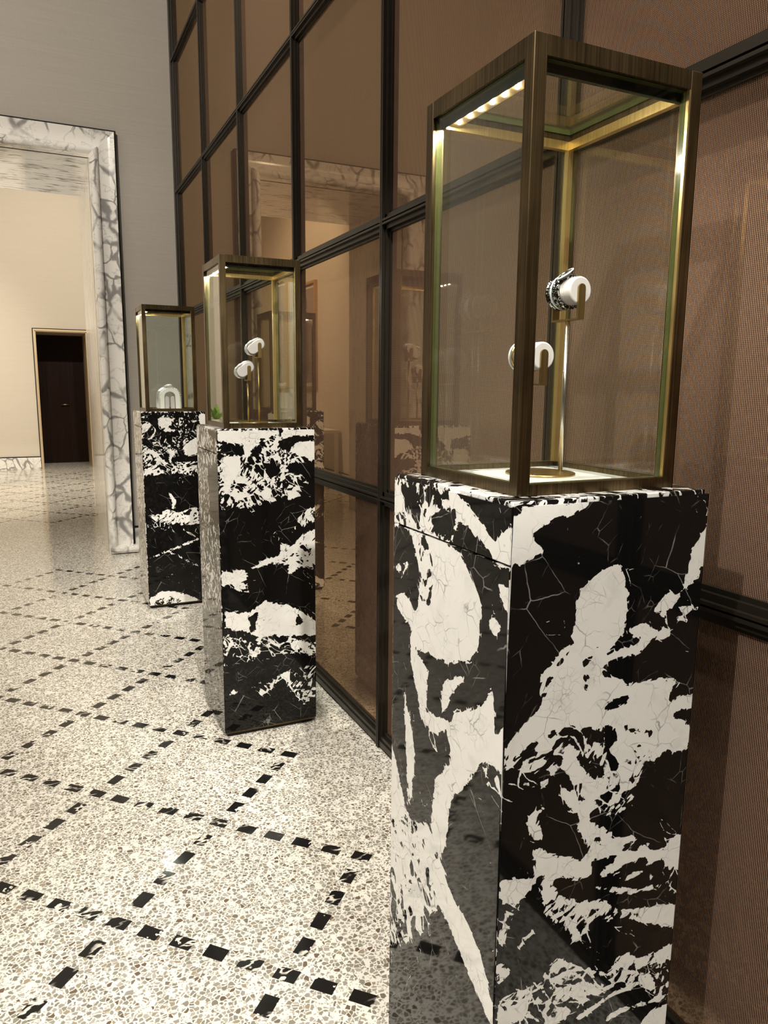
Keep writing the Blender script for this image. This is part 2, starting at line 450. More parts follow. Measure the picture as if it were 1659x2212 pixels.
# ------------------------------------------------------------------ layout numbers (metres)
WX = 1.0155      # front of the bronze framework along the glazed wall
GX = 1.042       # glass face
WY = 5.835       # face of the wall with the marble portal
BACK = 7.02      # far end of the portal passage
FAR = 12.13      # far room's end wall
H = 1.10         # pedestal height
PED = [(0.5416, 0.7718), (0.5453, 2.4893), (0.5155, 4.2128)]
PW = 0.345

# ------------------------------------------------------------------ room shell
def structure(name, b, mat, parent=None):
    o = b.build(name, mat, parent)
    if parent is None: tag(o, kind='structure')
    return o
floor = structure('floor', B().box(-5, 2.6, -3.5, 14.0, -0.1, 0.0), M['terrazzo'])

def inlay_grid():
    b = B(); r = math.sqrt(.5); L, Wd = 0.052, 0.034
    def tile(x, y, dx, dy):
        px, py = -dy, dx; sk = random.uniform(-.0015, .0015)
        pts = []
        for a, c in ((-1, -1), (1, -1), (1, 1), (-1, 1)):
            pts.append((x+a*L/2*dx+c*Wd/2*px+random.uniform(-.0012, .0012), y+a*L/2*dy+c*Wd/2*py+random.uniform(-.0012, .0012)))
        b.prism(pts, -.004, .0006, 'XY')
    def lattice(nodes, pos):
        for n in nodes:
            p = pos(*n); tile(p[0], p[1], r, -r)
            for d, dirv in (((0, 1), (-r, r)), ((1, 0), (r, r))):
                m = (n[0]+d[0], n[1]+d[1])
                if m in nodes:
                    q = pos(*m)
                    for k in range(1, 5):
                        f = k/5.0; tile(p[0]+(q[0]-p[0])*f, p[1]+(q[1]-p[1])*f, dirv[0], dirv[1])
    def pos1(i, j):
        s, t = 2.39+.6155*i, .945+.6235*j; return ((s-t)/2, (s+t)/2)
    n1 = {(i, j) for i in range(-16, 14) for j in range(-8, 24) if i-j <= 0 and i-j >= -16 and -10 <= i+j <= 12}
    lattice(n1, pos1)
    def pos2(i, j):
        s, t = 7.40+.62*i, 7.23+.62*j; return ((s-t)/2, (s+t)/2)
    n2 = {(i, j) for i in range(-12, 16) for j in range(-12, 16) if -4 <= i-j <= 6 and 0 <= i+j <= 14}
    lattice(n2, pos2)
    return b
structure('stone_inlay', inlay_grid(), M['inlay'], floor)

wr = structure('wall_right', B().box(1.055, 1.20, -3.5, WY, 0, 4.6), M['dark'])
structure('wall_left', B().box(-5.1, -5.0, -3.5, WY, 0, 4.6), M['fabric'])
structure('wall_front', B().box(-5.0, 1.055, -3.6, -3.5, 0, 4.6), M['wood'])
structure('ceiling', B().box(-5.1, 1.20, -3.6, WY, 4.6, 4.7).box(-1.45, 2.7, BACK, FAR, 4.3, 4.4), M['ceiling'])
PX0, PX1, PZ = -0.80, 0.44, 2.80     # portal opening
structure('wall_back', B().box(PX1+.02, 1.20, WY, BACK, 0, 4.6).box(-5.1, PX0-.02, WY, BACK, 0, 4.6)
          .box(PX0-.02, PX1+.02, WY, BACK, PZ+.02, 4.6), M['fabric'])

# far room
DX0, DX1, DZ = 0.062, 0.760, 2.015
structure('wall_far', B().box(-1.45, DX0, FAR, FAR+.95, 0, 4.4).box(DX1, 2.7, FAR, FAR+.95, 0, 4.4)
          .box(DX0, DX1, FAR, FAR+.95, DZ, 4.4), M['warm'])
structure('wall_far_left', B().box(-1.45, -1.35, BACK, FAR, 0, 4.3), M['warm'])
structure('wall_far_right', B().box(2.6, 2.7, BACK, FAR, 0, 4.3), M['warm'])

def baseboard(name, b1, b2):
    o = structure(name, b1, M['cala']); structure('black_strip', b2, M['dark'], o); return o  # thin black strip along the top of the marble
baseboard('baseboard_far', B().box(-1.35, DX0-.03, FAR-.016, FAR, 0, .176).box(DX1+.03, 2.6, FAR-.016, FAR, 0, .176),
          B().box(-1.35, DX0-.03, FAR-.012, FAR, .176, .190).box(DX1+.03, 2.6, FAR-.012, FAR, .176, .190))
baseboard('baseboard_far_left', B().box(-1.35, -1.334, BACK, FAR-.016, 0, .176), B().box(-1.35, -1.338, BACK, FAR-.016, .176, .190))
b0 = B().box(.632, GX-.03, WY-.02, WY, 0, .176)
b0.box(-5, -.992, WY-.02, WY, 0, .176)
b0.box(.660, GX-.03, WY-.045, WY-.02, .010, .058)
baseboard('baseboard_back', b0, B().box(.632, GX-.03, WY-.014, WY, .176, .190).box(-5, -.992, WY-.014, WY, .176, .190))

# ------------------------------------------------------------------ bronze framework and mesh glass
MULL = [-.420, .4575, 1.335, 2.2125, 3.090, 3.9675, 4.845, 5.745]
TRAN = [.885, 1.757, 2.629, 3.503, 4.375]
def stepped(b, axis, c, lo, hi, w=(.031, .022, .0085), x=(GX-.006, GX-.016, WX), mi=0):
    back = GX+.02
    for half, xf in ((w[0], x[0]), (w[1], x[1])):
        if axis == 'Y': b.box(xf, back, c-half, c+half, lo, hi)
        else: b.box(xf, back, lo, hi, c-half, c+half)
    g = .0022; h = w[2]     # twin fins with a slot between them
    for a0, a1 in ((c-h, c-g), (c+g, c+h)):
        if axis == 'Y': b.box(x[2], x[1], a0, a1, lo, hi)
        else: b.box(x[2]+.0006, x[1], lo, hi, a0, a1)
for z in TRAN:
    structure('transom', (lambda b: (stepped(b, 'Z', z, -.6, WY-.001), b)[1])(B()), M['bronze'], wr)
for y in MULL:
    b = B()
    if y > 5.7:
        b.box(GX-.006, GX+.02, 5.70, WY-.001, 0, 4.6).box(GX-.018, GX-.006, 5.735, WY-.001, 0, 4.6).box(WX, GX-.018, 5.785, WY-.001, 0, 4.6)
    else: stepped(b, 'Y', y, 0.0, 4.6)
    structure('mullion', b, M['bronze'], wr)
b = B().box(GX-.008, GX+.02, -.6, WY-.001, 0, .062).box(GX-.018, GX-.008, -.6, WY-.001, 0, .047)
b.box(WX+.004, GX-.018, -.6, WY-.001, .009, .030).box(WX+.009, GX-.018, -.6, WY-.001, 0, .009)
structure('base_rail', b, M['bronze'], wr)
ys = [-.6]+MULL[:-1]+[5.745]; zs = [0.04]+TRAN+[4.6]
for y0, y1 in zip(ys, ys[1:]):
    for z0, z1 in zip(zs, zs[1:]):
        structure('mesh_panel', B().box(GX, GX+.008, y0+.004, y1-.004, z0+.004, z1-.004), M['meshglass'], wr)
structure('trim_1', B().box(GX-.02, 1.055, -3.5, -.6, 0, 4.6), M['fabric'])

# ------------------------------------------------------------------ marble portal
def sweep(profile, name, mat, parent):
    """profile points (w outward from the opening, y) mitred round jamb-lintel-jamb"""
    b = B(); rings = []
    for side in range(4):
        ring = []
        for w, y in profile:
            if side == 0: p = (PX0-w, y, 0)
            elif side == 1: p = (PX0-w, y, PZ+w)
            elif side == 2: p = (PX1+w, y, PZ+w)
            else: p = (PX1+w, y, 0)
            ring.append(b.bm.verts.new(p))
        rings.append(ring)
    n = len(profile)
    for a, c in zip(rings, rings[1:]):
        for k in range(n):
            b.bm.faces.new((a[k], a[(k+1) % n], c[(k+1) % n], c[k]))
    b.bm.faces.new(rings[0]); b.bm.faces.new(rings[-1][::-1])
    return b.build(name, mat, parent)
portal = empty('door_1', (0, 0, 0)); tag(portal, kind='structure')
roll = [(0.0, WY+.02), (0.0, 5.765)]
for k in range(0, 11):
    a = math.pi*(1-k/10.0); roll.append((0.030+.030*math.cos(a), 5.765-.032*math.sin(a)))
roll += [(0.060, WY+.02)]
o = sweep(roll, 'roll_moulding', M['cala'], portal)
for p in o.data.polygons: p.use_smooth = False
band = [(0.060, WY+.01), (0.060, 5.778)]
for k in range(0, 9):
    u = k/8.0; band.append((0.060+.112*u, 5.778+.012*math.sin(math.pi*u)*1.0-.006*u))
band += [(0.172, WY+.01)]
sweep(band, 'architrave', M['cala'], portal)
sweep([(0.172, WY+.01), (0.172, 5.790), (0.186, 5.790), (0.186, WY+.01)], 'black_fillet', M['dark'], portal)  # thin black trim round the outer edge of the surround
for sx, x0, x1 in ((1, PX1+.004, PX1+.205), (-1, PX0-.205, PX0-.004)):
    b = B(); pr = [(5.72, .012)]
    for k in range(9):
        a = -math.pi/2+math.pi*k/8; pr.append((5.745-.022*math.cos(a), .036+.022*math.sin(a)))
    pr += [(5.81, .058), (5.81, .012)]
    b.prism(pr, x0, x1, 'YZ'); b.build('foot_moulding', M['cala'], portal)
B().box(PX1, PX1+.02, WY, BACK, 0, PZ+.02).build('jamb_lining', M['reveal'], portal)
B().box(PX0-.02, PX0, WY, BACK, 0, PZ+.02).build('jamb_lining', M['reveal'], portal)
B().box(PX0, PX1, WY, BACK, PZ, PZ+.02).build('soffit_lining', M['soffit'], portal)

# far door
d2 = empty('door_2', (0, 0, 0)); tag(d2, kind='structure')
c = .022
b = B()
for x0, x1, z0, z1 in ((DX0-c, DX0, 0, DZ+c), (DX1, DX1+c, 0, DZ+c), (DX0, DX1, DZ, DZ+c)):
    b.box(x0, x1, FAR-.014, FAR+.0, z0, z1)
b.build('casing', M['casing'], d2)
b = B()
for x0, x1, z0, z1 in ((DX0-c-.012, DX0-c, 0, DZ+c+.012), (DX1+c, DX1+c+.012, 0, DZ+c+.012), (DX0-c, DX1+c, DZ+c, DZ+c+.012)):
    b.box(x0, x1, FAR-.010, FAR+.0, z0, z1)
b.build('black_fillet', M['dark'], d2)  # thin black trim outside the casing
b = B().box(DX0, DX0+.012, FAR, FAR+.86, 0, DZ).box(DX1-.012, DX1, FAR, FAR+.86, 0, DZ).box(DX0, DX1, FAR, FAR+.86, DZ-.012, DZ)
b.build('reveal_lining', M['casing'], d2)
leaf = B().box(DX0+.012, DX1-.012, FAR+.86, FAR+.90, 0.004, DZ-.012).build('door_leaf', M['wood'], d2)
b = B()
for x0, x1, z0, z1 in ((.18, .51, 1.66, 1.668), (.512, .520, .02, 1.90), (.16, .168, .02, 1.66)):
    b.box(x0, x1, FAR+.855, FAR+.861, z0, z1)
b.build('panel_groove', M['dark'], leaf)
B().tube([(.50, FAR+.86, .93), (.50, FAR+.82, .93), (.44, FAR+.815, .93), (.39, FAR+.815, .93)], .009).build('door_handle', M['goldsatin'], leaf)

# ------------------------------------------------------------------ marble pedestals
STONE = '''{"R0":[[100,-2,1022,-2,1104,12,1089,16,1103,130,1102,119,1092,103,1090,96,1081,77,1084,40,1069,33,1062,35,1054,56,1040,31,1030],[0,-5,1107,15,1103,12,1089,3,1087,-1,1089],[100,108,949,110,962,116,981,132,991,149,1002,165,1007,182,1010,189,1002,196,989,201,962,202,924,195,904,172,886,145,895,126,902,115,908,103,910,110,922],[100,351,1057,323,1020,316,1002,310,967,302,956,290,951,280,963,245,929,263,930,273,939,268,920,288,934,311,956,323,971,336,968,339,991,356,982],[85,352,948,317,941,299,933,283,913,271,893,249,886,228,871,180,870,160,861,167,873,196,886,226,887,230,892,203,906,208,919,246,916,256,903,270,904,282,920,303,937],[55,304,932,346,934,320,916,276,886,267,887,292,912],[95,92,898,103,903,120,902,136,895,166,884,163,867,151,867,165,849,182,845,205,832,212,820,56,847,72,868,81,886],[0,98,897,104,896,88,869,73,851,69,851,81,880],[0,124,871,137,883,154,880,142,874,126,866],[0,131,855,139,857,140,833,131,834],[95,223,818,236,825,272,828,301,820,321,809,346,807,367,794],[100,64,875,70,874,168,858,165,845,182,845,205,833,214,824,241,827,259,822,273,827,292,822,297,812,302,785,321,791,352,795,355,764,307,765,305,760,335,750,344,731,348,694,313,703,293,707,276,696,257,692,241,669,215,657,197,652,175,648,154,645,132,658,101,677,76,693,43,712,5,714,2,738,6,771,24,788,40,808,61,825,54,836,57,856],[54,75,781,107,785,145,774,179,771,233,761,271,746,284,709,248,687,242,658,216,641,181,635,145,644,110,667,59,701,3,707,2,742,29,763,64,773],[85,105,758,131,738,158,707,186,678,151,687,117,695,102,726],[0,70,867,79,867,73,850,67,834,60,835],[0,131,857,141,857,139,828,133,833],[0,162,796,181,807,202,810,220,812,218,802,195,793,173,793],[0,83,774,103,784,118,774,112,768],[0,6,727,44,770,65,776,56,764,26,736,12,721],[0,300,785,300,807,321,811,351,806,352,793,319,789],[0,305,764,326,767,351,763,349,753,317,756],[5,123,731,129,735,167,709,184,679,159,696,141,711],[8,132,773,153,773,190,744,182,734,146,756],[50,4,686,3,718,32,707,14,684],[92,42,656,61,669,85,673,68,656,67,642,74,619,60,617,49,636,43,645],[45,6,644,31,648,47,637,51,628],[50,102,669,145,651,175,648,242,650,245,619,190,625,159,637,151,624,133,632],[92,140,631,158,644,155,627,173,612,211,585,239,582,259,571,240,566,222,563,228,546,150,568,158,581,139,612],[0,166,598,189,586,185,573,171,585],[92,223,547,222,559,260,554,290,544,319,540,320,556,353,553,355,510],[90,59,594,60,610,81,597,86,586],[95,260,559,318,556,318,551,265,554],[96,61,607,85,590,143,568,168,566,168,533,141,536,103,552,92,541,109,518,143,498,195,484,228,458,347,430,344,409,238,439,175,460,168,439,174,415,135,424,132,452,112,473,87,489,72,544,82,564,65,560,34,527,19,511,2,488,0,576,28,568,63,559],[58,76,528,139,494,201,467,266,442,348,424,347,384,239,435,167,463,174,415,135,424,124,469,91,487],[95,175,531,195,540,221,551,256,553,266,538,231,529,196,525],[90,265,550,352,528,350,495,321,500,305,516,277,520,269,538],[90,149,589,162,588,219,574,194,559,168,566],[42,215,512,259,514,320,508,351,491,352,435,309,480,260,502],[95,145,526,207,502,253,486,309,478,310,471,253,478,207,495],[76,111,414,155,389,209,351,222,359,230,376,253,376,282,357,315,358,349,362,350,325,274,340,237,341,230,324,185,321,155,313,134,306,59,320,50,347,80,380,95,405],[52,4,387,56,389,95,401,146,386,210,347,225,326,177,316,135,302,101,300,6,338],[42,222,359,284,336,343,328,347,259,289,281,277,315,230,324],[95,211,275,242,279,344,265,344,257,252,268,216,268],[92,143,298,178,304,230,316,277,313,273,306,231,308,187,297,161,287],[88,279,227,311,252,348,246,350,198],[90,3,445,27,422,20,414,5,408],[70,35,457,52,472,65,478,68,472,54,463,42,452],[54,-1,545,29,539,34,520,14,470,2,474],[60,0,200,120,190,250,160,345,170,345,60,200,20,0,80],[92,40,170,140,120,120,60,20,90],[90,220,130,330,100,300,40,230,60]],"L0":[[64,352,1102,-3,1103,-9,1020,346,1018],[56,352,1101,165,1099,131,1062,196,1025,346,1018],[4,319,1095,277,1092,244,1065,255,1028,280,1056,315,1072],[4,291,1094,261,1092,280,1067],[4,239,1099,196,1099,232,1077],[4,209,1080,198,1098,180,1086,189,1072],[0,214,1052,198,1062,158,1072,137,1080,141,1052,156,1031,179,1034,206,1041],[0,138,1101,-5,1102,-6,1086,32,1051,46,1053,66,1067,95,1080,116,1087],[0,150,1027,133,1055,107,1061,89,1048,49,1031,40,1022,139,1019],[100,32,1050,-6,1085,-11,1021,37,1020,47,1038],[100,132,1098,116,1087,66,1067,41,1048,50,1037,89,1051,110,1062,131,1062,142,1083],[55,340,948,297,964,280,967,304,942,318,925,340,928],[85,335,896,292,911,253,879,276,856,331,877],[100,285,1022,225,1021,126,1018,109,997,64,955,67,890,89,862,134,849,176,824,253,828,279,843,256,898,242,948],[55,260,1013,229,1017,201,980,206,920,239,872,252,907,246,966],[3,257,826,198,835,155,837,92,862,91,847,168,808,229,812],[100,279,843,253,824,212,803,220,784,218,733,180,746,168,743,164,805,113,832,91,847,138,793,144,772,111,778,55,809,31,849,23,815,24,771,-12,830,-15,783,1,731,45,735,68,707,92,669,134,620,143,584,145,551,160,513,175,458,267,477,287,532,260,512,194,550,182,634,140,683,149,705,178,715,225,706,242,727,247,758,276,763],[0,219,782,175,803,166,767,172,741,214,737],[0,65,877,45,881,56,815,124,780,143,746,165,748,145,783,113,817,88,848],[30,225,706,178,715,110,760,143,731,134,690,192,677],[0,360,835,296,838,251,756,240,687,247,651,292,711,353,751],[98,298,746,279,704,255,647,265,544,287,532,292,690],[0,255,643,182,634,199,552,251,526],[0,352,682,302,745,290,648,274,544,296,532,345,600],[95,355,636,321,589,287,528,294,461,357,480],[70,357,489,268,512,194,550,143,584,160,513,145,462,218,324,271,308,339,349,355,387],[98,169,503,150,499,123,469,81,459,40,434,-13,356,3,338,70,376,128,412,174,426],[50,358,312,281,351,211,347,270,271,356,201],[46,45,733,4,723,4,681,43,702],[100,45,940,28,945,17,933,30,922,45,931],[100,26,994,-6,996,-9,950,14,972]],"R1":[[51,3,1105,357,1105,353,977,292,967,310,909,232,879,196,846,93,841,3,832,2,978],[98,3,1102,212,1093,171,1067,120,1079,86,1052,2,1070],[95,121,1084,159,1039,108,1035],[98,258,1042,323,1058,353,1000,275,1008],[90,14,1011,74,1014,79,964,27,889,14,934],[98,218,1091,354,1100,354,1086,294,1075,235,1065],[0,21,1059,97,1035,80,1014,3,1022],[0,120,1040,165,1061,142,1012,108,1013],[0,164,972,210,999,215,942,175,932],[0,251,980,353,988,353,954,280,945,251,958],[0,217,1060,258,1076,354,1083,353,1060,287,1059,246,1026,211,1038],[44,4,868,95,930,233,924,316,921,285,853,196,858,81,830,3,832],[60,355,825,355,766,254,738,279,789,315,816],[70,3,621,99,617,170,652,211,654,218,700,253,685,302,729,354,743,354,671,350,593,289,605,240,574,246,615,181,627,99,612,87,572,97,530,69,539,35,572,1,558],[86,10,470,96,459,155,494,179,485,238,472,287,442,352,385,352,341,249,349,189,369,152,344,111,374,71,391,9,412],[0,275,437,299,398,268,383],[0,95,442,131,461,118,397,100,376],[38,0,401,105,357,188,363,352,316,351,253,248,281,127,275,-1,271],[60,242,319,286,332,352,310,348,266,273,278],[46,-6,176,49,184,42,161,-7,164],[40,125,165,204,214,254,225,348,229,347,82,283,74,265,128,210,188,173,151,124,134]],"L1":[[44,387,1112,-72,1107,-61,1016,119,966,370,1027],[0,154,1100,-36,1099,-35,1070,130,1079],[36,374,1002,168,1002,144,790,-20,778,-8,474,384,368,363,691],[18,384,368,-8,474,24,104,380,-10]],"R2":[[26,-2,1103,356,1101,313,858,-9,859],[92,93,1076,179,1071,152,1032,107,997,194,996,108,1024],[100,311,1092,365,1092,363,1038,319,1038],[90,3,1034,49,1042,31,998,1,990],[88,217,915,298,967,296,877,233,861],[56,-6,921,52,901,126,828,187,817,151,800,57,804,-2,824],[95,143,921,161,872,151,825,138,826,147,872,140,899],[50,-2,815,294,831,300,731,212,762,98,758,3,753],[95,136,661,169,609,158,567,143,568,151,610,133,643],[66,54,534,125,566,177,544,295,574,300,471,201,460,175,489,94,449,53,498,7,546],[22,6,519,174,471,300,462,288,378,173,434,7,446],[95,4,62,71,97,142,89,223,57,286,16,294,-24,1,-8],[50,25,41,115,69,186,32,157,2,24,4],[80,10,298,289,388,288,378,9,286],[75,125,324,283,227,281,220,124,313]],"L2":[[40,426,1107,-50,1113,-44,5,469,-47]]}'''
import json
STONE = json.loads(STONE)
def raster(key, w=.345, h=1.10, step=.004, default=0.0, noise=None):
    nx, nz = int(w/step)+2, int(h/step)+2
    X, Z = np.meshgrid((np.arange(nx)*step)*1000, (np.arange(nz)*step)*1000)
    A = np.full(X.shape, default)
    for item in STONE.get(key, []):
        v, q = item[0]/100.0, np.array(item[1:], float).reshape(-1, 2)
        ins = np.zeros(X.shape, bool); n = len(q)
        for k in range(n):
            x1, z1 = q[k]; x2, z2 = q[(k+1) % n]
            if z1 == z2: continue
            cond = ((z1 > Z) != (z2 > Z)) & (X < (x2-x1)*(Z-z1)/(z2-z1)+x1)
            ins ^= cond
        A[ins] = v
    P = np.pad(A, 1, mode='edge')
    A = sum(P[i:i+A.shape[0], j:j+A.shape[1]]*wt for i, j, wt in
            ((0, 0, 1), (0, 1, 2), (0, 2, 1), (1, 0, 2), (1, 1, 4), (1, 2, 2), (2, 0, 1), (2, 1, 2), (2, 2, 1)))/16.0
    return A
def stone_panel(name, u, z, origin, field, out, thick, parent, step=.004, flip=False):
    """slab with a finely gridded outer face carrying the stone's own black/white layout.
    u=(u0,u1) along the face, z=(z0,z1); origin/out give where the face stands."""
    nx = max(2, int(round((u[1]-u[0])/step))); nz = max(2, int(round((z[1]-z[0])/step)))
    us = np.linspace(u[0], u[1], nx+1); zz = np.linspace(z[0], z[1], nz+1)
    du, ox = origin, out
    U, Z = np.meshgrid(us, zz)
    V = np.zeros(((nx+1)*(nz+1)+4, 3))
    for k in range(3): V[:(nx+1)*(nz+1), k] = (ox[k]+du[k]*U).ravel()
    V[:(nx+1)*(nz+1), 2] = Z.ravel()
    nrm = Vector((du[0], du[1], 0)).cross(Vector((0, 0, 1)))
    if flip: nrm = -nrm
    base = (nx+1)*(nz+1)
    for k, (a, b_) in enumerate(((u[0], z[0]), (u[1], z[0]), (u[1], z[1]), (u[0], z[1]))):
        p = Vector((ox[0]+du[0]*a, ox[1]+du[1]*a, b_)) - nrm*thick
        V[base+k] = p
    i = np.arange(nx)[None, :]+np.arange(nz)[:, None]*(nx+1)
    F = np.stack([i, i+1, i+nx+2, i+nx+1], -1).reshape(-1, 4)
    faces = [tuple(int(t) for t in r) for r in F]
    bot = list(range(0, nx+1)); top = list(range(nz*(nx+1), (nz+1)*(nx+1)))
    lef = [k*(nx+1) for k in range(nz+1)]; rig = [k*(nx+1)+nx for k in range(nz+1)]
    faces += [tuple(bot[::-1]+[base, base+1]), tuple(rig[::-1]+[base+1, base+2]), tuple(top+[base+2, base+3]), tuple(lef+[base+3, base])]
    faces.append((base, base+3, base+2, base+1))
    me = bpy.data.meshes.new(name); me.from_pydata([tuple(r) for r in V], [], faces)
    st = .004
    fu = np.clip(U/st, 0, field.shape[1]-1.001); fz = np.clip(Z/st, 0, field.shape[0]-1.001)
    i0, j0 = fu.astype(int), fz.astype(int); a, b_ = fu-i0, fz-j0
    val = field[j0, i0]*(1-a)*(1-b_)+field[j0, i0+1]*a*(1-b_)+field[j0+1, i0]*(1-a)*b_+field[j0+1, i0+1]*a*b_
    at = me.attributes.new('stone', 'FLOAT', 'POINT')
    arr = np.full(len(V), 0.5); arr[:base] = val.ravel(); arr[base:] = [val[0, 0], val[0, -1], val[-1, -1], val[-1, 0]]
    at.data.foreach_set('value', arr.astype(np.float32))
    me.validate(); me.update()
    o = link(name, me, M['stone'], parent)
    return o
PLAB = ['nearest black marble pedestal, with a large white egg-shaped patch on its right face',
        'middle black and white marble pedestal in the row, its upper third densely speckled white',
        'farthest black marble pedestal, beside the marble portal, with a white patch along its foot']
for i, (x0, y0) in enumerate(PED):
    r = empty('pedestal', (x0, y0, 0)); tag(r, PLAB[i], 'pedestal', 'marble pedestals in a row along the mesh wall')
    r.location = (x0, y0, 0); w = PW; g = .0022; t = .02
    B().box(.012, w-.012, .012, w-.012, 0, .014).build('plinth', M['dark'], r)
    B().box(.003, w-.003, .003, w-.003, .014, .020).build('bronze_strip', M['brass'], r)
    B().box(.006, w-.006, .006, w-.006, .020, H-.004).build('core', M['dark'], r)
    st = .004 if i == 0 else .006
    R = raster('R%d' % i); L = raster('L%d' % i)
    rng = np.random.RandomState(5+i)
    other = np.full(R.shape, .40)
    # right-hand (viewer side) face
    stone_panel('front_panel', (g, w), (.020, H), (1, 0, 0), R, (0, 0, 0), .018, r, st)
    Lf = L[:, :]
    zs_ = 1.0225
    stone_panel('access_panel', (g, w-g), (.020, zs_-.0018), (0, 1, 0), Lf, (0, 0, 0), .018, r, st, flip=True)
    stone_panel('upper_panel', (g, w-g), (zs_+.0018, H), (0, 1, 0), Lf, (0, 0, 0), .018, r, st, flip=True)
    stone_panel('rear_panel', (.001, w-.001), (.020, H), (1, 0, 0), other, (0, w, 0), .018, r, .02, flip=True)
    stone_panel('wall_panel', (.019, w-.019), (.020, H), (0, 1, 0), other, (w, 0, 0), .018, r, .02)
    B().box(.0035, w-.0035, .0035, w-.0035, H-.004, H+.006).build('top_slab', M['slab'], r, bevel=.0015)

# ------------------------------------------------------------------ bronze and glass display cases
CX0, CY0, CWX, CWY, CH = 0.0338, 0.0389, 0.2792, 0.2754, 0.570
CLAB = ['large bronze framed glass display case on the nearest pedestal, holding two bracelet cushions',
        'bronze framed glass display case on the middle pedestal, with two white cushions inside',
        'bronze framed glass display case on the farthest pedestal, with a white arched jewel display inside']
CZ = H+.006
for i, (x0, y0) in enumerate(PED):
    r = empty('display_case', (x0+CX0, y0+CY0, CZ)); tag(r, CLAB[i], 'display case', 'glass display cases on the pedestals')
    p, w, u, h = .020, CWX, CWY, CH
    for ax, ay in ((0, 0), (w-p, 0), (w-p, u-p), (0, u-p)):
        B().box(ax, ax+p, ay, ay+p, 0, h).build('corner_post', M['brass'], r, bevel=.0009, seg=1)
    tz = .024; bz = .016
    for z0, z1, nm in ((0, bz, 'bottom_rail'), (h-tz, h, 'top_rail')):
        e = .0004
        B().box(p, w-p, e, p, z0, z1-e).build(nm, M['brass'], r)
        B().box(p, w-p, u-p, u-e, z0, z1-e).build(nm, M['brass'], r)
        B().box(e, p, p, u-p, z0, z1-e).build(nm, M['brass'], r)
        B().box(w-p, w-e, p, u-p, z0, z1-e).build(nm, M['brass'], r)
    # panes: clear faces (slot 0) and green edges (slot 1)
    def pane(x0, x1, y0, y1, z0, z1, thin):
        b = B(); b.box(x0, x1, y0, y1, z0, z1)
        b.bm.faces.ensure_lookup_table(); b.bm.normal_update()
        for f in b.bm.faces:
            n = f.normal
            f.material_index = 0 if abs(n[thin]) > .9 else 1
        return b.build('glass_pane', [M['glass'], M['edge']], r)
    q = .0125
    k_ = .0007
    pane(p+k_, w-p-k_, .006, .004+q, bz, h-tz-k_, 1)
    pane(.006, .004+q, p+k_, u-p-k_, bz, h-tz-k_, 0)
    pane(p+k_, w-p-k_, u-.004-q, u-.006, bz, h-tz-k_, 1)
    pane(w-.004-q, w-.006, p+k_, u-p-k_, bz, h-tz-k_, 0)
    B().box(w-p-.0016, w-p, .001, .006, bz, h-tz).build('lit_brass_liner', M['gold'], r)  # bright gold strip stands for the lit inner return of the post
    pane(p+.002, w-p-.002, p+.002, u-p-.002, h-.012, h-.004, 2)
    # inner brass of back corner and top, painted gold as if LED-lit
    gz = h-tz-.0135; gi = .004+q
    B().box(p, w-p, u-gi-.010, u-gi, gz, gz+.0135).build('lit_brass_liner', M['gold'], r)
    B().box(w-gi-.010, w-gi, p, u-gi-.010, gz, gz+.0135).build('lit_brass_liner', M['gold'], r)
    B().box(w-gi-.010, w-gi, u-gi-.010, u-gi, bz, gz).build('lit_brass_liner', M['gold'], r)
    B().box(gi, gi+.002, u-gi-.002, u-gi, bz, gz).build('lit_brass_liner', M['gold'], r)
    B().box(w-gi-.003, w-gi, gi, gi+.003, bz, gz).build('lit_brass_liner', M['gold'], r)
    lb = B().box(gi, gi+.024, p, u-gi-.011, gz+.004, gz+.0135).build('led_bar', M['goldsatin'], r)
    for k in range(7):
        B().lathe([(.0027, gz+.0025), (.0027, gz+.004)], (gi+.014, .048+k*.0300, 0), 'Z', 12).build('led', M['led'], lb)
    B().box(p, w-p, gi-.0004, gi+.004, gz, h-tz-k_).build('frit_band', M['frit'], r)
    B().box(gi-.0004, gi+.0008, p, u-p, gz, h-tz-k_).build('frit_band', M['teal'], r)
    # stone floor of the case in inset slabs
    B().box(p, w-p, p, u-p, .002, .0075).build('case_floor', M['base_stone'], r)
    b = B(); m0, m1 = .062, w-.062
    b.box(m0, m1, m0, u-.062, .0075, .0105)
    b.build('inset_plate', M['lacquer'], r, bevel=.001)

# ------------------------------------------------------------------ jewel stands, cushions and bracelets
def fork_stand(loc, arms, label, group, stem='steel'):
    r = empty('bracelet_stand', loc); tag(r, label, 'display stand', group)
    B().lathe([(.054, 0), (.054, .0032), (.052, .004)], (0, 0, 0), 'Z', 48).build('base_disc', M['goldsatin'], r)
    for (x, y, z, half) in arms:     # z: cushion axis height
        zb = z-.043
        B().lathe([(.0034, .004), (.0034, zb)], (x, y, 0), 'Z', 16, True).build('stem', M[stem], r)
        B().box(x-.0065, x+.0065, y-half-.0034, y+half+.0034, zb, zb+.0026).build('cross_bar', M['goldsatin'], r)
        for s in (-1, 1):
            pl = [(x-.0065, zb+.0026), (x+.0065, zb+.0026)]
            for k in range(9):
                a = math.pi*k/8; pl.append((x+.0065*math.cos(a), z+.003+.0065*math.sin(a)))
            d0 = y+s*half + (0.0004 if s > 0 else -.0034); 
            B().prism(pl, d0, d0+.003, 'XZ').build('fork_plate', M['goldsatin'], r)
    return r
def cushion(loc, half, rad, label, group):
    e = .0025
    o = B().lathe([(rad-e, -half), (rad-.0006, -half+.0012), (rad, -half+e), (rad, half-e), (rad-.0006, half-.0012), (rad-e, half)], (0, 0, 0), 'Y', 48).build('cushion', M['cushion'], None, loc)
    tag(o, label, 'display cushion', group); return o
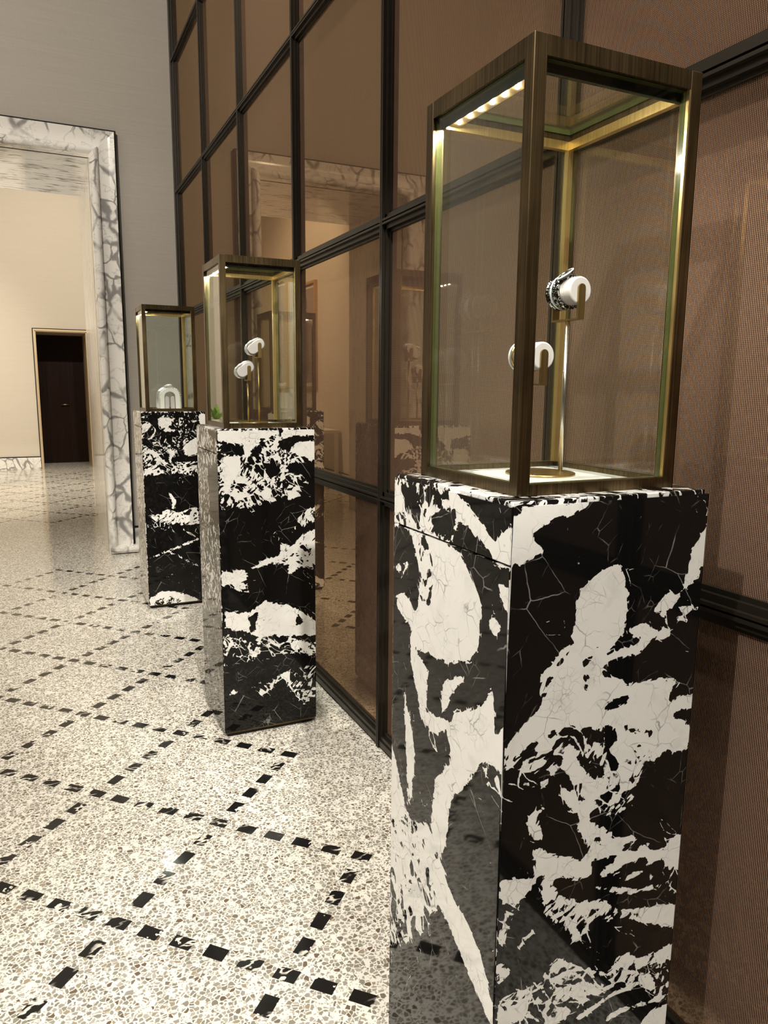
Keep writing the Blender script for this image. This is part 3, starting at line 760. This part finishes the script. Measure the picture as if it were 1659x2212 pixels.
def coil(rad, y0, y1, turns, a0=0.0, n=40):
    return [((rad)*math.cos(a0+2*math.pi*turns*k/(n*turns)), y0+(y1-y0)*k/(n*turns), (rad)*math.sin(a0+2*math.pi*turns*k/(n*turns))) for k in range(int(n*turns)+1)]

cx, cyy = PED[0][0]+.1734, PED[0][1]+.1766
ZB = CZ+.0105
fork_stand((cx, cyy, ZB), [(.036, -.004, 1.395-ZB, .028), (-.0295, -.004, 1.297-ZB, .031)],
           'twin-stemmed brass bracelet stand on the floor of the nearest display case', 'brass bracelet stands')
U = (cx+.036, cyy-.004, 1.395); Lw = (cx-.0295, cyy-.004, 1.297)
cushion(U, .028, .0205, 'upper round pale cushion in the nearest case, wrapped by the dark scaled snake watch', 'round display cushions')
cushion(Lw, .031, .0205, 'lower round pale cushion in the nearest case, half hidden by the front corner post', 'round display cushions')
# snake watch
r = empty('snake_watch', U); tag(r, 'dark scaled snake watch coiled around the upper cushion of the nearest case', 'watch')
pts = coil(.0232, .024, -.008, 4.0, 2.2)
B().tube(pts, .0031, 10).build('coiled_band', M['snake'], r)
B().tube(coil(.0245, .0125, .0123, 1.0, 0.3), .0018, 8).build('pave_band', M['gem'], r)
an = 2.25
X_ = Vector((.76, -.34, .56)).normalized(); Zn = Vector((math.cos(an), 0, math.sin(an)))
Yn = Zn.cross(X_).normalized(); Zn = X_.cross(Yn)
hm = Matrix((X_, Yn, Zn)).transposed().to_4x4(); hm.translation = Vector((.0290*math.cos(an)+.003, -.010, .0290*math.sin(an)+.001))
hd = B().ball((0, 0, 0), .001, 14.0, 7.2, 4.2, 20, 12).build('watch_head', M['black'], r); hd.matrix_local = hm
B().tube([((13.6*math.cos(k*math.pi/14))*.001, (6.9*math.sin(k*math.pi/14))*.001, .0014) for k in range(28)], .0012, 8, True).build('bezel', M['gem'], hd)
B().lathe([(.0042, .0034), (.0040, .0046), (.0030, .0050)], (-.003, 0, 0), 'Z', 20).build('dial', M['steel'], hd)

# gold bracelet
r = empty('gold_bracelet', Lw); tag(r, 'yellow gold coiled bracelet around the lower cushion of the nearest case', 'bracelet')
B().tube(coil(.0226, .020, -.004, 3.0, 1.0), .0018, 8).build('coiled_band', M['yellow'], r)
B().tube(coil(.0223, .0255, .0253, 1.0, .5), .0014, 8).build('pave_band', M['gem'], r)

cx, cyy = PED[1][0]+.1734, PED[1][1]+.1766
fork_stand((cx, cyy, ZB), [(.020, -.010, 1.392-ZB, .020), (-.020, -.010, 1.311-ZB, .020)],
           'twin-stemmed brass bracelet stand on the floor of the middle display case', 'brass bracelet stands', 'goldsatin')
def stadium(hl, r, tilt, n=14):
    ct, st_ = math.cos(tilt), math.sin(tilt); q = []
    for s, a0 in ((1, -math.pi/2), (-1, math.pi/2)):
        for k in range(n+1):
            a = a0+math.pi*k/n; x, z = s*hl+r*math.cos(a), r*math.sin(a)
            q.append((x*ct-z*st_, x*st_+z*ct))
    return q
for dx, z, nm in ((.020, 1.392, 'upper'), (-.020, 1.311, 'lower')):
    P = (cx+dx-.012, cyy-.010, z-.004)
    o = B().prism(stadium(.0145, .0185, .62), -.020, .020, 'XZ').build('cushion', M['cushion'], None, P, bevel=.0025)
    tag(o, nm+' oval white cushion tilted on its fork in the middle case', 'display cushion', 'oval display cushions')
    r = empty('white_bracelet', P); tag(r, 'white gold bracelet of several bands around the '+nm+' cushion of the middle case', 'bracelet', 'white gold bracelets')
    for yy in (-.008, .003, .013):
        B().tube([(x, yy, zz) for x, zz in stadium(.0145, .0210, .62)], .0022, 8, True).build('band', M['white'], r)
    B().tube([(-.031, -.010, .001), (-.027, -.015, .010), (-.020, -.017, .016), (-.010, -.012, .021)], [.002, .0036, .0042, .002], 10).build('snake_head', M['gem'], r)

# arched display in the farthest case
cx, cyy = PED[2][0]+.1734, PED[2][1]+.1766
r = empty('arched_display', (cx+.005, cyy, ZB)); tag(r, 'white arched jewel display form standing in the farthest case', 'display form')
def arch(ro, ri, h, n=14):
    out = [(-ro, 0)]+[(ro*math.cos(math.pi*(1-k/n)), h+ro*math.sin(math.pi*(1-k/n))*.92) for k in range(n+1)]+[(ro, 0)]
    inn = [(ri, 0)]+[(ri*math.cos(math.pi*k/n), h+ri*math.sin(math.pi*k/n)*.92) for k in range(n+1)]+[(-ri, 0)]
    return out+inn
B().prism(arch(.056, .030, .068), -.052, .052, 'XZ').build('arch_body', M['lacquer'], r, bevel=.003)
B().prism([(-.028, 0), (-.028, .062), (-.020, .072), (-.008, .070), (-.004, .060), (-.004, 0)], -.046, -.030, 'XZ').build('inner_pad', M['cushion'], r, bevel=.003)
B().prism([(.004, 0), (.004, .060), (.008, .070), (.020, .072), (.026, .062), (.026, 0)], -.046, -.030, 'XZ').build('inner_pad', M['cushion'], r, bevel=.003)
nk = empty('necklace', (cx+.005, cyy, ZB)); tag(nk, 'white gem necklace draped in rows over the arched display form in the farthest case', 'necklace')
for yy in (-.030, .002, .034):
    q = [(0.0604*math.cos(math.pi*(1-k/20)), yy, .068+0.0604*.92*math.sin(math.pi*(1-k/20))) for k in range(21)]
    q = [(-0.0604, yy, .004)]+q+[(0.0604, yy, .004)]
    B().tube(q, .0042, 8).build('band', M['white'], nk)
b = B()
for k in range(34):
    u = k/33.0
    if u < .3: p = (.0585, .004+(u/.3)*.064)
    elif u < .72:
        a = math.pi*(u-.3)/.42*.95; p = (.0585*math.cos(a), .068+.0585*.92*math.sin(a))
    else: p = (-.0585, .068-(u-.72)/.28*.064)
    b.ball((p[0], -.0548, p[1]), .0026, u=8, v=6)
b.build('bead_row', M['gem'], nk)
B().tube([(.02, -.045, .125), (.004, -.058, .133), (-.014, -.050, .131), (-.03, -.030, .124)], [.003, .006, .007, .003], 10).build('centre_motif', M['gem'], nk)

# ------------------------------------------------------------------ far room contents seen in the reflections
tb = empty('console_table', (-1.13, 9.6, 0)); tag(tb, 'long white console table against the far room wall below the framed drawing', 'table')
B().box(-.20, .20, -1.0, 1.0, .68, .72).build('tabletop', M['lacquer'], tb, bevel=.004)
for sx in (-.17, .17):
    for sy in (-.95, .95):
        B().box(sx-.02, sx+.02, sy-.02, sy+.02, 0, .68).build('leg', M['lacquer'], tb)
pl = empty('potted_plant', (-1.08, 10.25, .72)); tag(pl, 'leafy green plant in a pale pot on the white console table', 'plant')
B().lathe([(.045, 0), (.060, .01), (.070, .07), (.066, .075), (.058, .068)], (0, 0, 0), 'Z', 28).build('pot', M['pot'], pl)
B().lathe([(.060, .060), (.02, .064)], (0, 0, 0), 'Z', 20).build('soil', M['soil'], pl)
for k in range(16):
    a = k*2.399; L = random.uniform(.16, .30); lean = random.uniform(.45, .95)
    b = B(); prev = None; n = 8
    for s in range(n+1):
        u = s/n; rr = L*u*lean; z = .06+L*u*(1.05-.65*u*lean); wd = .030*math.sin(math.pi*min(1, .08+u*.92))+.001
        c, sn = math.cos(a), math.sin(a)
        pts = [b.bm.verts.new((c*rr+q*wd*-sn, sn*rr+q*wd*c, z-abs(q)*wd*.35)) for q in (-1, 0, 1)]
        if prev:
            for e in (0, 1):
                f = b.bm.faces.new((prev[e], prev[e+1], pts[e+1], pts[e])); f.smooth = True
        prev = pts
    o = b.build('leaf', M['leaf'], pl)
    sd = o.modifiers.new('thick', 'SOLIDIFY'); sd.thickness = .0015

pt = empty('framed_drawing', (-1.35, 9.9, 1.92)); tag(pt, 'oak framed drawing of a standing woman in a long dress on the far room wall', 'picture')
hw, hh = .46, .70
b = B()
for y0, y1, z0, z1 in ((-hw, hw, hh-.035, hh), (-hw, hw, -hh, -hh+.035), (-hw, -hw+.035, -hh+.035, hh-.035), (hw-.035, hw, -hh+.035, hh-.035)):
    b.box(.0, .045, y0, y1, z0, z1)
b.build('frame', M['oak'], pt, bevel=.003)
B().box(.0, .012, -hw+.035, hw-.035, -hh+.035, hh-.035).build('mount', M['mat'], pt)
pic = B().box(.012, .015, -hw+.07, hw-.07, -hh+.08, hh-.08).build('picture_sheet', M['paper'], pt)
B().prism([(-.09, .34), (.09, .34), (.12, .10), (.10, -.05), (.19, -.35), (.14, -.50), (.05, -.60), (-.07, -.58), (-.17, -.40), (-.11, -.05), (-.13, .10)], .015, .0165, 'YZ').build('dress_figure', M['dress'], pic)
B().prism([(.05*math.cos(k*.5236), .43+.065*math.sin(k*.5236)) for k in range(12)], .0165, .0175, 'YZ').build('face_figure', M['skin'], pic)
B().prism([(-.07, .36), (-.08, .46), (-.04, .53), (.04, .53), (.08, .46), (.08, .36), (.052, .36), (.05, .47), (0, .495), (-.05, .47), (-.052, .36)], .0165, .018, 'YZ').build('hair_figure', M['hair'], pic)
